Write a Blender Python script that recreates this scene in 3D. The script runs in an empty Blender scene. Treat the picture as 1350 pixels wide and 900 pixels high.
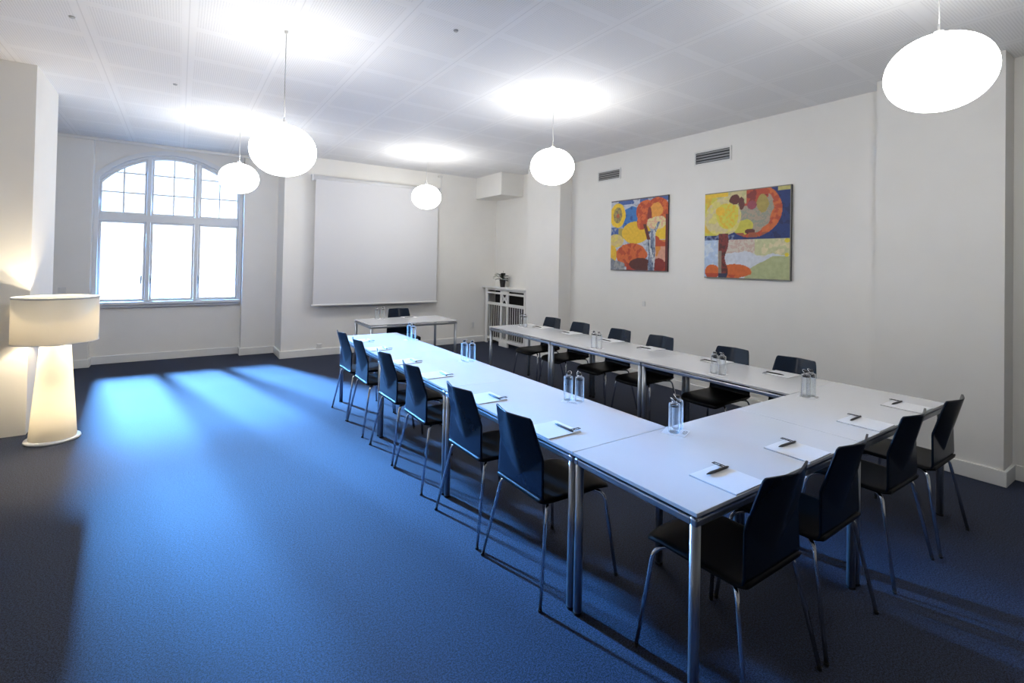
import bpy, bmesh, math, random
from mathutils import Vector, Matrix, noise
random.seed(7)
PI = math.pi
scene = bpy.context.scene
COL = scene.collection
H = 3.357                      # ceiling height

# ------------------------------------------------------------------ materials
def new_mat(name):
    m = bpy.data.materials.new(name); m.use_nodes = True
    nt = m.node_tree
    for n in list(nt.nodes): nt.nodes.remove(n)
    out = nt.nodes.new('ShaderNodeOutputMaterial')
    return m, nt, out

def pbsdf(name, col, rough=0.5, metal=0.0, spec=0.5, noise_amt=0.0, noise_scale=20, bump=0.0, bump_scale=200, coat=0.0, sheen=0.0):
    m, nt, out = new_mat(name)
    b = nt.nodes.new('ShaderNodeBsdfPrincipled')
    b.inputs['Base Color'].default_value = (*col, 1)
    b.inputs['Roughness'].default_value = rough
    b.inputs['Metallic'].default_value = metal
    b.inputs['Specular IOR Level'].default_value = spec
    b.inputs['Coat Weight'].default_value = coat
    b.inputs['Sheen Weight'].default_value = sheen
    nt.links.new(b.outputs[0], out.inputs[0])
    tc = nt.nodes.new('ShaderNodeTexCoord')
    if noise_amt > 0:
        nz = nt.nodes.new('ShaderNodeTexNoise'); nz.inputs['Scale'].default_value = noise_scale
        nz.inputs['Detail'].default_value = 4
        nt.links.new(tc.outputs['Object'], nz.inputs['Vector'])
        mp = nt.nodes.new('ShaderNodeMapRange')
        mp.inputs['From Min'].default_value = 0.3; mp.inputs['From Max'].default_value = 0.7
        mp.inputs['To Min'].default_value = 1 - noise_amt; mp.inputs['To Max'].default_value = 1 + noise_amt
        nt.links.new(nz.outputs['Fac'], mp.inputs['Value'])
        mx = nt.nodes.new('ShaderNodeVectorMath'); mx.operation = 'SCALE'
        mx.inputs[0].default_value = col
        nt.links.new(mp.outputs[0], mx.inputs['Scale'])
        nt.links.new(mx.outputs[0], b.inputs['Base Color'])
    if bump > 0:
        nb = nt.nodes.new('ShaderNodeTexNoise'); nb.inputs['Scale'].default_value = bump_scale
        nt.links.new(tc.outputs['Object'], nb.inputs['Vector'])
        bp = nt.nodes.new('ShaderNodeBump'); bp.inputs['Strength'].default_value = bump; bp.inputs['Distance'].default_value = 0.002
        nt.links.new(nb.outputs['Fac'], bp.inputs['Height'])
        nt.links.new(bp.outputs[0], b.inputs['Normal'])
    return m

M = {}
M['wall'] = pbsdf('wall_paint', (0.83, 0.815, 0.775), 0.7, noise_amt=0.015, noise_scale=3, bump=0.06, bump_scale=90)
M['trim'] = pbsdf('trim_paint', (0.80, 0.80, 0.78), 0.45)
M['winframe'] = pbsdf('window_paint', (0.78, 0.80, 0.82), 0.4)
M['laminate'] = pbsdf('white_laminate', (0.66, 0.67, 0.69), 0.16, spec=0.45, noise_amt=0.01, noise_scale=6)
M['edge'] = pbsdf('table_edge', (0.52, 0.53, 0.55), 0.35)
M['steel'] = pbsdf('brushed_steel', (0.42, 0.45, 0.49), 0.32, metal=0.85)
M['chrome'] = pbsdf('chrome', (0.80, 0.81, 0.83), 0.12, metal=1.0)
M['black'] = pbsdf('black_shell', (0.006, 0.013, 0.028), 0.24, spec=0.22, noise_amt=0.1, noise_scale=40)
M['seatblack'] = pbsdf('black_seat', (0.004, 0.004, 0.005), 0.45, spec=0.15, bump=0.05, bump_scale=400)
M['rubber'] = pbsdf('black_rubber', (0.012, 0.012, 0.013), 0.6)
M['paper'] = pbsdf('paper', (0.72, 0.73, 0.75), 0.6)
M['padside'] = pbsdf('pad_backing', (0.25, 0.26, 0.28), 0.7)
M['pen'] = pbsdf('pen_black', (0.012, 0.012, 0.016), 0.3)
M['ink'] = pbsdf('printed_ink', (0.02, 0.02, 0.025), 0.6)
M['stopper'] = pbsdf('stopper_dark', (0.015, 0.015, 0.018), 0.35)
M['screen'] = pbsdf('screen_fabric', (0.70, 0.70, 0.71), 0.85)
M['casing'] = pbsdf('screen_casing', (0.72, 0.72, 0.72), 0.35)
M['dark'] = pbsdf('painted_shade', (0.02, 0.02, 0.022), 0.7)  # near-black colour standing in for the shade inside hollows
M['grille'] = pbsdf('vent_metal', (0.34, 0.34, 0.33), 0.45, metal=0.4)
M['radiator'] = pbsdf('radiator_metal', (0.055, 0.048, 0.045), 0.5, noise_amt=0.15, noise_scale=30)
M['leaf'] = pbsdf('leaf_dark', (0.012, 0.020, 0.010), 0.45, noise_amt=0.25, noise_scale=30)
M['pot'] = pbsdf('pot_dark', (0.03, 0.028, 0.03), 0.3)
M['petal'] = pbsdf('petal_white', (0.75, 0.75, 0.70), 0.6)
M['plastic'] = pbsdf('white_plastic', (0.74, 0.74, 0.72), 0.35)
M['cord'] = pbsdf('cord_grey', (0.45, 0.45, 0.45), 0.5)
M['canvas_side'] = pbsdf('canvas_side', (0.05, 0.05, 0.055), 0.8)
M['ground'] = pbsdf('courtyard_paving', (0.75, 0.76, 0.78), 0.8, noise_amt=0.1, noise_scale=4)

def carpet():
    m, nt, out = new_mat('carpet_loop')
    b = nt.nodes.new('ShaderNodeBsdfPrincipled')
    tc = nt.nodes.new('ShaderNodeTexCoord')
    n1 = nt.nodes.new('ShaderNodeTexNoise'); n1.inputs['Scale'].default_value = 120; n1.inputs['Detail'].default_value = 3; n1.inputs['Roughness'].default_value = 0.7
    n2 = nt.nodes.new('ShaderNodeTexNoise'); n2.inputs['Scale'].default_value = 260; n2.inputs['Detail'].default_value = 2
    nt.links.new(tc.outputs['Object'], n1.inputs['Vector']); nt.links.new(tc.outputs['Object'], n2.inputs['Vector'])
    ad = nt.nodes.new('ShaderNodeMath'); ad.operation = 'ADD'
    nt.links.new(n1.outputs['Fac'], ad.inputs[0]); nt.links.new(n2.outputs['Fac'], ad.inputs[1])
    cr = nt.nodes.new('ShaderNodeValToRGB')
    cr.color_ramp.elements[0].position = 0.455; cr.color_ramp.elements[0].color = (0.002, 0.003, 0.007, 1)
    cr.color_ramp.elements[1].position = 0.555; cr.color_ramp.elements[1].color = (0.027, 0.042, 0.092, 1)
    hf = nt.nodes.new('ShaderNodeMath'); hf.operation = 'MULTIPLY'; hf.inputs[1].default_value = 0.5
    nt.links.new(ad.outputs[0], hf.inputs[0]); nt.links.new(hf.outputs[0], cr.inputs['Fac'])
    nt.links.new(cr.outputs[0], b.inputs['Base Color'])
    b.inputs['Roughness'].default_value = 0.80
    b.inputs['Specular IOR Level'].default_value = 0.42
    bp = nt.nodes.new('ShaderNodeBump'); bp.inputs['Strength'].default_value = 0.6; bp.inputs['Distance'].default_value = 0.005
    nt.links.new(hf.outputs[0], bp.inputs['Height']); nt.links.new(bp.outputs[0], b.inputs['Normal'])
    nt.links.new(b.outputs[0], out.inputs[0])
    return m
M['carpet'] = carpet()

def ceiling_mat():
    """white perforated acoustic tiles: dots inside each tile, plain margins and hairline joints"""
    m, nt, out = new_mat('acoustic_tiles')
    N = nt.nodes; L = nt.links
    b = N.new('ShaderNodeBsdfPrincipled'); b.inputs['Roughness'].default_value = 0.75
    tc = N.new('ShaderNodeTexCoord'); sp = N.new('ShaderNodeSeparateXYZ'); L.new(tc.outputs['Object'], sp.inputs[0])
    def mth(op, a, bb=None, c=None):
        n = N.new('ShaderNodeMath'); n.operation = op
        for i, v in enumerate((a, bb, c)):
            if v is None: continue
            if isinstance(v, (int, float)): n.inputs[i].default_value = v
            else: L.new(v, n.inputs[i])
        return n.outputs[0]
    def cell(o, off, size):       # distance to the nearest joint, in metres
        t = mth('FRACT', mth('DIVIDE', mth('SUBTRACT', o, off), size))
        d = mth('MINIMUM', t, mth('SUBTRACT', 1.0, t))
        return mth('MULTIPLY', d, size)
    dx = cell(sp.outputs[0], 0.02, 0.633); dy = cell(sp.outputs[1], 1.84, 0.6517)
    dmin = mth('MINIMUM', dx, dy)
    inside = mth('GREATER_THAN', dmin, 0.045)
    joint = mth('MAXIMUM', mth('LESS_THAN', dx, 0.0035), mth('MULTIPLY', mth('LESS_THAN', dy, 0.002), 0.3))
    def dot(o, p): 
        t = mth('FRACT', mth('DIVIDE', o, p)); return mth('SUBTRACT', t, 0.5)
    hx = dot(sp.outputs[0], 0.0165); hy = dot(sp.outputs[1], 0.0165)
    r2 = mth('ADD', mth('MULTIPLY', hx, hx), mth('MULTIPLY', hy, hy))
    hole = mth('MULTIPLY', mth('LESS_THAN', r2, 0.075), inside)
    dk = mth('ADD', mth('MULTIPLY', hole, 0.20), mth('MULTIPLY', joint, 0.16))
    mix = N.new('ShaderNodeMix'); mix.data_type = 'RGBA'
    mix.inputs['A'].default_value = (0.87, 0.87, 0.87, 1); mix.inputs['B'].default_value = (0.12, 0.12, 0.13, 1)
    L.new(dk, mix.inputs['Factor']); L.new(mix.outputs['Result'], b.inputs['Base Color'])
    L.new(b.outputs[0], out.inputs[0])
    return m
M['ceiling'] = ceiling_mat()

def glass_pane():
    m, nt, out = new_mat('window_glass')
    t = nt.nodes.new('ShaderNodeBsdfTransparent'); g = nt.nodes.new('ShaderNodeBsdfGlossy'); g.inputs['Roughness'].default_value = 0.02
    fr = nt.nodes.new('ShaderNodeFresnel'); fr.inputs['IOR'].default_value = 1.45
    mx = nt.nodes.new('ShaderNodeMixShader')
    nt.links.new(fr.outputs[0], mx.inputs[0]); nt.links.new(t.outputs[0], mx.inputs[1]); nt.links.new(g.outputs[0], mx.inputs[2])
    nt.links.new(mx.outputs[0], out.inputs[0]); return m
M['pane'] = glass_pane()

def bottle_glass():
    m, nt, out = new_mat('bottle_glass')
    t = nt.nodes.new('ShaderNodeBsdfTransparent'); t.inputs[0].default_value = (0.96, 0.98, 1.0, 1)
    g = nt.nodes.new('ShaderNodeBsdfGlossy'); g.inputs['Roughness'].default_value = 0.12
    d = nt.nodes.new('ShaderNodeBsdfTranslucent'); d.inputs[0].default_value = (0.9, 0.93, 0.95, 1)
    lw = nt.nodes.new('ShaderNodeLayerWeight'); lw.inputs['Blend'].default_value = 0.5
    gm = nt.nodes.new('ShaderNodeMixShader'); gm.inputs[0].default_value = 0.5
    nt.links.new(g.outputs[0], gm.inputs[1]); nt.links.new(d.outputs[0], gm.inputs[2])
    mx = nt.nodes.new('ShaderNodeMixShader')
    nt.links.new(lw.outputs['Facing'], mx.inputs[0]); nt.links.new(t.outputs[0], mx.inputs[1]); nt.links.new(gm.outputs[0], mx.inputs[2])
    nt.links.new(mx.outputs[0], out.inputs[0]); return m
M['bottle'] = bottle_glass()

def lit_glass(name, col, s):
    m, nt, out = new_mat(name)
    e = nt.nodes.new('ShaderNodeEmission'); e.inputs[0].default_value = (*col, 1); e.inputs[1].default_value = s
    nt.links.new(e.outputs[0], out.inputs[0]); return m
M['globe'] = lit_glass('opal_glass_lit', (1.0, 0.985, 0.96), 20.5)

def shade_fabric():
    m, nt, out = new_mat('lamp_fabric')
    t = nt.nodes.new('ShaderNodeBsdfTranslucent'); t.inputs[0].default_value = (0.95, 0.90, 0.80, 1)
    d = nt.nodes.new('ShaderNodeBsdfDiffuse'); d.inputs[0].default_value = (0.80, 0.78, 0.72, 1)
    mx = nt.nodes.new('ShaderNodeMixShader'); mx.inputs[0].default_value = 0.5
    nt.links.new(t.outputs[0], mx.inputs[1]); nt.links.new(d.outputs[0], mx.inputs[2]); nt.links.new(mx.outputs[0], out.inputs[0]); return m
M['shade'] = shade_fabric()

def brick():
    m, nt, out = new_mat('pale_brick')
    b = nt.nodes.new('ShaderNodeBsdfPrincipled'); b.inputs['Roughness'].default_value = 0.85
    tc = nt.nodes.new('ShaderNodeTexCoord'); mp = nt.nodes.new('ShaderNodeMapping')
    mp.inputs['Rotation'].default_value = (PI/2, 0, 0)
    br = nt.nodes.new('ShaderNodeTexBrick'); br.inputs['Scale'].default_value = 1.0
    br.inputs['Color1'].default_value = (0.30, 0.205, 0.152, 1); br.inputs['Color2'].default_value = (0.19, 0.132, 0.10, 1); br.inputs['Mortar'].default_value = (0.32, 0.215, 0.16, 1)
    br.inputs['Brick Width'].default_value = 0.24; br.inputs['Row Height'].default_value = 0.075; br.inputs['Mortar Size'].default_value = 0.010; br.inputs['Bias'].default_value = -0.35
    nt.links.new(tc.outputs['Object'], mp.inputs[0]); nt.links.new(mp.outputs[0], br.inputs['Vector'])
    nt.links.new(br.outputs['Color'], b.inputs['Base Color']); nt.links.new(b.outputs[0], out.inputs[0]); return m
M['brick'] = brick()

def paint_mat():
    m, nt, out = new_mat('oil_paint')
    b = nt.nodes.new('ShaderNodeBsdfPrincipled'); b.inputs['Roughness'].default_value = 0.55
    at = nt.nodes.new('ShaderNodeAttribute'); at.attribute_name = 'paint'
    tc = nt.nodes.new('ShaderNodeTexCoord'); nz = nt.nodes.new('ShaderNodeTexNoise'); nz.inputs['Scale'].default_value = 60
    nt.links.new(tc.outputs['Object'], nz.inputs['Vector'])
    bp = nt.nodes.new('ShaderNodeBump'); bp.inputs['Strength'].default_value = 0.3; bp.inputs['Distance'].default_value = 0.003
    nt.links.new(nz.outputs['Fac'], bp.inputs['Height']); nt.links.new(bp.outputs[0], b.inputs['Normal'])
    nt.links.new(at.outputs['Color'], b.inputs['Base Color']); nt.links.new(b.outputs[0], out.inputs[0]); return m
M['paint'] = paint_mat()

# ------------------------------------------------------------------ mesh helpers
def link(name, me, m, parent=None, smooth=False, loc=None):
    if m is not None and len(me.materials) == 0: me.materials.append(m)
    if smooth:
        for p in me.polygons: p.use_smooth = True
    o = bpy.data.objects.new(name, me); COL.objects.link(o)
    if parent is not None: o.parent = parent
    if loc is not None: o.location = loc
    return o

def obj(name, bm, m, parent=None, smooth=False, loc=None):
    bmesh.ops.recalc_face_normals(bm, faces=bm.faces)
    me = bpy.data.meshes.new(name); bm.to_mesh(me); bm.free()
    return link(name, me, m, parent, smooth, loc)

def box(bm, x0, x1, y0, y1, z0, z1, bev=0.0):
    g = bmesh.ops.create_cube(bm, size=1.0)
    bmesh.ops.scale(bm, vec=(abs(x1-x0), abs(y1-y0), abs(z1-z0)), verts=g['verts'])
    bmesh.ops.translate(bm, vec=((x0+x1)/2, (y0+y1)/2, (z0+z1)/2), verts=g['verts'])
    if bev > 0:
        es = list({e for v in g['verts'] for e in v.link_edges})
        bmesh.ops.bevel(bm, geom=es, offset=bev, segments=2, profile=0.5, affect='EDGES')
    return bm

def tube(bm, pts, r, seg=10, caps=True):
    pts = [Vector(p) for p in pts]; rings = []
    rs = r if isinstance(r, (list, tuple)) else [r]*len(pts)
    prev = None
    for i, p in enumerate(pts):
        if i == 0: d = pts[1]-p
        elif i == len(pts)-1: d = p-pts[i-1]
        else: d = (pts[i+1]-p).normalized()+(p-pts[i-1]).normalized()
        d.normalize()
        a = prev if prev is not None else (Vector((0, 0, 1)) if abs(d.z) < 0.9 else Vector((1, 0, 0)))
        u = (a-d*a.dot(d)).normalized(); prev = u; v = d.cross(u)
        rings.append([bm.verts.new(p+(u*math.cos(2*PI*k/seg)+v*math.sin(2*PI*k/seg))*rs[i]) for k in range(seg)])
    for a, b in zip(rings, rings[1:]):
        for k in range(seg): bm.faces.new((a[k], a[(k+1) % seg], b[(k+1) % seg], b[k]))
    if caps:
        bm.faces.new(list(reversed(rings[0]))); bm.faces.new(rings[-1])
    return bm

def bend(pts, rad, n=5):
    """round the inner corners of a polyline"""
    pts = [Vector(p) for p in pts]; out = [pts[0]]
    for i in range(1, len(pts)-1):
        p = pts[i]; a = (pts[i-1]-p); b = (pts[i+1]-p)
        r = min(rad, a.length*0.48, b.length*0.48); A = p+a.normalized()*r; B = p+b.normalized()*r
        for k in range(n+1):
            t = k/n; out.append(A*(1-t)**2+p*2*t*(1-t)+B*t*t)
    out.append(pts[-1]); return out

def lathe(bm, prof, seg=32, cx=0, cy=0):
    rings = []
    for r, z in prof:
        if r < 1e-6: rings.append([bm.verts.new((cx, cy, z))])
        else: rings.append([bm.verts.new((cx+r*math.cos(2*PI*k/seg), cy+r*math.sin(2*PI*k/seg), z)) for k in range(seg)])
    for a, b in zip(rings, rings[1:]):
        if len(a) == 1 and len(b) == 1: continue
        for k in range(seg):
            k2 = (k+1) % seg
            if len(a) == 1: bm.faces.new((a[0], b[k2], b[k]))
            elif len(b) == 1: bm.faces.new((a[k], a[k2], b[0]))
            else: bm.faces.new((a[k], a[k2], b[k2], b[k]))
    return bm

def poly2d(name, contours, depth, m, parent, to_world, smooth=False):
    """filled 2D outline with holes, thickened; to_world = 4x4 placing the XY plane"""
    cu = bpy.data.curves.new(name+'_outline', 'CURVE'); cu.dimensions = '2D'; cu.fill_mode = 'BOTH'; cu.extrude = depth/2
    for c in contours:
        s = cu.splines.new('POLY'); s.points.add(len(c)-1); s.use_cyclic_u = True
        for i, (x, y) in enumerate(c): s.points[i].co = (x, y, 0, 1)
    tmp = bpy.data.objects.new(name+'_tmp', cu); COL.objects.link(tmp)
    dg = bpy.context.evaluated_depsgraph_get(); dg.update()
    me = bpy.data.meshes.new_from_object(tmp.evaluated_get(dg))
    bpy.data.objects.remove(tmp); bpy.data.curves.remove(cu)
    me.name = name; me.transform(to_world); me.materials.clear()
    return link(name, me, m, parent, smooth)

def text_mesh(name, body, size, m, parent, mat4):
    cu = bpy.data.curves.new(name+'_font', 'FONT'); cu.body = body; cu.size = size; cu.align_x = 'CENTER'; cu.align_y = 'CENTER'; cu.extrude = 0.0002
    tmp = bpy.data.objects.new(name+'_tmp', cu); COL.objects.link(tmp)
    dg = bpy.context.evaluated_depsgraph_get(); dg.update()
    me = bpy.data.meshes.new_from_object(tmp.evaluated_get(dg))
    bpy.data.objects.remove(tmp); bpy.data.curves.remove(cu)
    me.name = name; me.transform(mat4); me.materials.clear()
    return link(name, me, m, parent)

def tag(o, label=None, cat=None, group=None, kind=None):
    if label: o['label'] = label
    if cat: o['category'] = cat
    if group: o['group'] = group
    if kind: o['kind'] = kind
    return o

def thing(name, label, cat, loc=(0, 0, 0), rz=0.0, group=None):
    o = bpy.data.objects.new(name, None); o.empty_display_size = 0.1; COL.objects.link(o)
    o.location = loc; o.rotation_euler = (0, 0, rz)
    return tag(o, label, cat, group)

def dup(root, loc, rz, label, group=None):
    r = root.copy(); COL.objects.link(r); r.location = loc; r.rotation_euler = (0, 0, rz); r['label'] = label
    if group: r['group'] = group
    for ch in list(root.children):
        c = ch.copy(); COL.objects.link(c); c.parent = r
        for g in list(ch.children):
            d = g.copy(); COL.objects.link(d); d.parent = c
    return r

def struct(name, bm, m, label, cat):
    return tag(obj(name, bm, m), label, cat, kind='structure')

# ------------------------------------------------------------------ room shell
XL, XR, YR = -2.6, 5.487, -4.6         # left wall, right wall, rear wall
XC = 5.224                             # face of the right-hand columns
YF = 8.818                             # wall behind the screen
YP, YN = 9.45, 9.66                    # window piers, window wall
NX0, NX1 = -1.065, 0.878               # window niche
JX = 1.395                             # jog between window bay and screen wall
CX0, CY0, CY1 = -1.108, 6.20, 7.17     # left wall stub

struct('floor', box(bmesh.new(), XL, XR+.25, YR, 9.95, -.1, 0), M['carpet'], 'dark charcoal loop carpet, daylight pooling blue across it', 'floor')
struct('ceiling', box(bmesh.new(), XL-.2, XR+.25, YR-.2, 9.95, H, H+.1), M['ceiling'], 'white perforated acoustic tile ceiling with plain margins', 'ceiling')
struct('wall_left', box(bmesh.new(), XL-.2, XL, YR-.2, 9.95, 0, H), M['wall'], 'off-white painted left wall', 'wall')
struct('wall_rear', box(bmesh.new(), XL, XR+.25, YR-.2, YR, 0, H), M['wall'], 'off-white painted wall opposite the window', 'wall')
struct('wall_right', box(bmesh.new(), XR, XR+.25, YR, YF, 0, H), M['wall'], 'off-white right wall carrying the two paintings', 'wall')
struct('wall_screen', box(bmesh.new(), JX, XR+.25, YF, 9.95, 0, H), M['wall'], 'off-white end wall behind the projection screen', 'wall')
struct('wall_stub', box(bmesh.new(), XL, CX0, CY0, CY1, 0, H), M['wall'], 'off-white wall stub behind the floor lamp', 'wall')
struct('wall_column', box(bmesh.new(), XC, XR, .99, 1.845, 0, H), M['wall'], 'broad off-white wall column beside the front table corner', 'column')
struct('wall_pier', box(bmesh.new(), XC, XR, 6.388, 7.325, 0, H), M['wall'], 'off-white wall pier between the radiator cover and the paintings', 'column')
struct('wall_window_left', box(bmesh.new(), XL, NX0, YP, 9.95, 0, H), M['wall'], 'off-white pier left of the arched window', 'wall')
struct('wall_window_right', box(bmesh.new(), NX1, JX, YP, 9.95, 0, H), M['wall'], 'off-white pier right of the arched window', 'wall')

# window bay wall with its arched opening
WCX = -0.095
ZC, RG = 2.06, 1.12                    # centre and radius of the glazing arch
def arch(hw, R, z0, n=28):
    """closed outline: flat sill z0, straight jambs at +-hw, circular head of radius R about (0, ZC)"""
    zs = ZC+math.sqrt(R*R-hw*hw); a0 = math.atan2(zs-ZC, hw)
    c = [(-hw, z0), (hw, z0)]
    for k in range(n+1):
        a = a0+(PI-2*a0)*k/n; c.append((R*math.cos(a), ZC+R*math.sin(a)))
    return c
WM = Matrix.Translation((WCX, 0, 0)) @ Matrix(((1, 0, 0, 0), (0, 0, 1, 0), (0, 1, 0, 0), (0, 0, 0, 1)))   # (x, z, depth)
def wplane(y): return Matrix.Translation((0, y, 0)) @ WM
o = poly2d('wall_back', [[(NX0-WCX-.02, 0), (NX1-WCX+.02, 0), (NX1-WCX+.02, H), (NX0-WCX-.02, H)], arch(.945, 1.215, .93)], .29, M['wall'], None, wplane(YN+.145))
tag(o, 'off-white wall of the window bay', 'wall', kind='structure')

# window_1: arched casement window
win = thing('window_1', 'tall arched six-light white window over the courtyard', 'window', (0, 0, 0)); win['kind'] = 'structure'
poly2d('casing', [arch(.968, 1.250, .93), arch(.918, 1.185, .90)], .05, M['winframe'], win, wplane(YN-.005))
SG = [(-.89, -.375), (-.26, .26), (.375, .89)]
ZB0, ZB1, ZT0 = .965, 2.14, 2.305
def head(x0, x1, R, z0, n=14):
    c = [(x0, z0), (x1, z0)]
    for k in range(n+1):
        x = x1+(x0-x1)*k/n; c.append((x, ZC+math.sqrt(R*R-x*x)))
    return c
def grow(x0, x1, z0, z1, e): return [(x0-e, z0-e), (x1+e, z0-e), (x1+e, z1+e), (x0-e, z1+e)]
e = .032
holes = [grow(a, b, ZB0, ZB1, e) for a, b in SG] + [head(a-e, b+e, RG+e, ZT0-e) for a, b in SG]
poly2d('frame', [arch(.95, 1.22, .925)]+holes, .09, M['winframe'], win, wplane(YN+.075))
for i, (a, b) in enumerate(SG):
    s = poly2d('sash', [grow(a, b, ZB0, ZB1, e-.003), grow(a, b, ZB0, ZB1, 0)], .05, M['winframe'], win, wplane(YN+.075))
    poly2d('pane', [grow(a, b, ZB0, ZB1, .004)], .005, M['pane'], s, wplane(YN+.08))
    s = poly2d('fanlight', [head(a-e+.003, b+e-.003, RG+e-.003, ZT0-e+.003), head(a, b, RG, ZT0)], .05, M['winframe'], win, wplane(YN+.075))
    poly2d('pane', [head(a, b, RG+.003, ZT0-.003)], .005, M['pane'], s, wplane(YN+.08))
    bm = bmesh.new(); c = (a+b)/2; w = .0095
    zt = ZC+math.sqrt(RG*RG-c*c)
    box(bm, WCX+c-w, WCX+c+w, YN+.062, YN+.094, ZT0, zt+.004)
    for z in (2.61, 2.915):
        xa, xb = a, b; lim = math.sqrt(max(0, RG*RG-(z-ZC)**2)); xa = max(xa, -lim); xb = min(xb, lim)
        box(bm, WCX+xa-.004, WCX+xb+.004, YN+.063, YN+.093, z-w, z+w)
    obj('muntin', bm, M['winframe'], s)
for x in (-.375-.016, -.26-.016, .375-.016):
    bm = bmesh.new(); X = WCX+x
    box(bm, X-.011, X+.011, YN+.036, YN+.050, 1.25, 1.33, .003)
    tube(bm, bend([(X, YN+.045, 1.31), (X, YN+.012, 1.31), (X, YN+.012, 1.20)], .012), .0075, 8)
    obj('handle', bm, M['steel'], win, True)
bm = box(bmesh.new(), NX0+.015, NX1-.015, YN-.09, YN+.03, .885, .93, .006)
box(bm, NX0+.03, NX1-.03, YN-.05, YN+.0, .845, .885, .004)
obj('sill', bm, M['winframe'], win)

# ceiling trim over the window bay, baseboards
struct('trim_1', box(bmesh.new(), CX0-1.4, JX, YP-.035, YP, H-.045, H, .008), M['trim'], 'white ceiling trim above the arched window', 'trim')
BH, BT = .118, .022
def baseboard(name, pts, label):
    """pts = wall-line polyline with the room on its LEFT hand side"""
    bm = bmesh.new()
    for (x0, y0), (x1, y1) in zip(pts, pts[1:]):
        d = Vector((x1-x0, y1-y0)); n = Vector((-d.y, d.x)).normalized()*BT; t = d.normalized()*BT*.0
        xs = sorted((x0, x1, x0+n.x, x1+n.x)); ys = sorted((y0, y1, y0+n.y, y1+n.y))
        ext = BT
        if abs(d.x) > abs(d.y): box(bm, xs[0]-ext*.98, xs[-1]+ext*.98, ys[0], ys[-1], 0, BH, .004)
        else: box(bm, xs[0], xs[-1], ys[0]-ext*.98, ys[-1]+ext*.98, 0, BH, .004)
    return struct(name, bm, M['trim'], label, 'baseboard')
baseboard('baseboard_right', [(XR, YR+.03), (XR, .99), (XC, .99), (XC, 1.845), (XR, 1.845), (XR, 6.388), (XC, 6.388), (XC, 7.20)], 'white baseboard along the right wall and its columns')
baseboard('baseboard_back', [(XC+.06, YF), (JX, YF), (JX, YP), (NX1, YP), (NX1, YN), (NX0, YN), (NX0, YP), (XL+.03, YP)], 'white baseboard under the screen and the window')

# ------------------------------------------------------------------ courtyard outside
wo = struct('wall_courtyard', box(bmesh.new(), -14, 16, 14.5, 14.8, -.5, 4.15), M['brick'], 'sunlit pale brick wall seen through the window', 'wall')
struct('ground', box(bmesh.new(), -14, 16, 9.96, 14.5, -.5, -.3), M['ground'], 'pale courtyard paving outside the window', 'ground')
cv = box(bmesh.new(), .62, .93, 14.46, 14.5, 1.86, 2.12, .01)
tag(obj('wall_hatch', cv, M['plastic']), 'small white square hatch on the brick wall outside', 'hatch')

# ------------------------------------------------------------------ pendants
def globe_prof(a, b, n=22):
    return [(a*math.sin(PI*k/n)**.94 if 0 < k < n else 0, -b*math.cos(PI*k/n)) for k in range(n+1)]
def pendant(x, y, z, label):
    t = thing('pendant_lamp', label, 'pendant lamp', (x, y, z), 0, 'opal globe pendant lamps')
    obj('globe', lathe(bmesh.new(), globe_prof(.232, .191), 40), M['globe'], t, True)
    obj('neck', lathe(bmesh.new(), [(0, .19), (.022, .19), (.022, .215), (.006, .222), (.006, .25), (0, .25)], 16), M['plastic'], t, True)
    obj('cord', tube(bmesh.new(), [(0, 0, .245), (.004, 0, .30), (-.002, 0, .36), (0, 0, H-z-.012)], .0028, 6), M['cord'], t, True)
    obj('ceiling_cap', lathe(bmesh.new(), [(0, H-z-.022), (.012, H-z-.022), (.016, H-z), (0, H-z)], 16), M['plastic'], t)
    return t
pendant(3.195, .856, 2.655, 'white globe pendant lamp hanging before the broad wall column')
pendant(.627, 4.06, 2.45, 'large white globe pendant lamp between the window and the projection screen')
pendant(.612, 7.30, 2.662, 'white globe pendant lamp hanging in front of the arched window')
pendant(3.237, 7.335, 2.663, 'white globe pendant lamp hanging over the screen\'s upper corner')
pendant(3.235, 4.095, 2.663, 'white globe pendant lamp hanging in front of the wall pier')

# ------------------------------------------------------------------ tables
TZ = .75
def table(L, W, label, loc, rz, group):
    """origin on the floor under the middle; long side along local x"""
    t = thing('folding_table', label, 'table', loc, rz, group)
    a, b = L/2-.0015, W/2-.0015
    top = obj('tabletop', box(bmesh.new(), -a, a, -b, b, TZ-.016, TZ, .0022), M['laminate'], t)
    fr = bmesh.new(); z0, z1, k = TZ-.055, TZ-.026, .028
    for s in (-1, 1):
        box(fr, -a+.002, a-.002, s*(b-.003), s*(b-.003-k), z0, z1, .006)
        box(fr, s*(a-.003), s*(a-.003-k), -b+k, b-k, z0, z1, .006)
    for sx in (-1, 0, 1): 
        box(fr, sx*(a-.1)-.03, sx*(a-.1)+.03, -b+.06, b-.06, TZ-.026, TZ-.016)
    obj('frame', fr, M['steel'], t)
    for sx in (-1, 1):
        for sy in (-1, 1):
            lb = bmesh.new(); x, y = sx*(a-.023), sy*(b-.023)
            tube(lb, [(x, y, .012), (x, y, TZ-.024)], .020, 16)
            leg = obj('leg', lb, M['steel'], t, True)
            obj('foot_glide', lathe(bmesh.new(), [(0, 0), (.020, 0), (.021, .013), (0, .013)], 14, x, y), M['rubber'], leg)
    return t
XL0, XL1, XR0, XR1 = 1.548, 2.232, 3.560, 4.262
Y0, Y1, Y2 = 1.088, 1.766, 5.862
Lr = (Y2-Y1)/3
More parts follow.
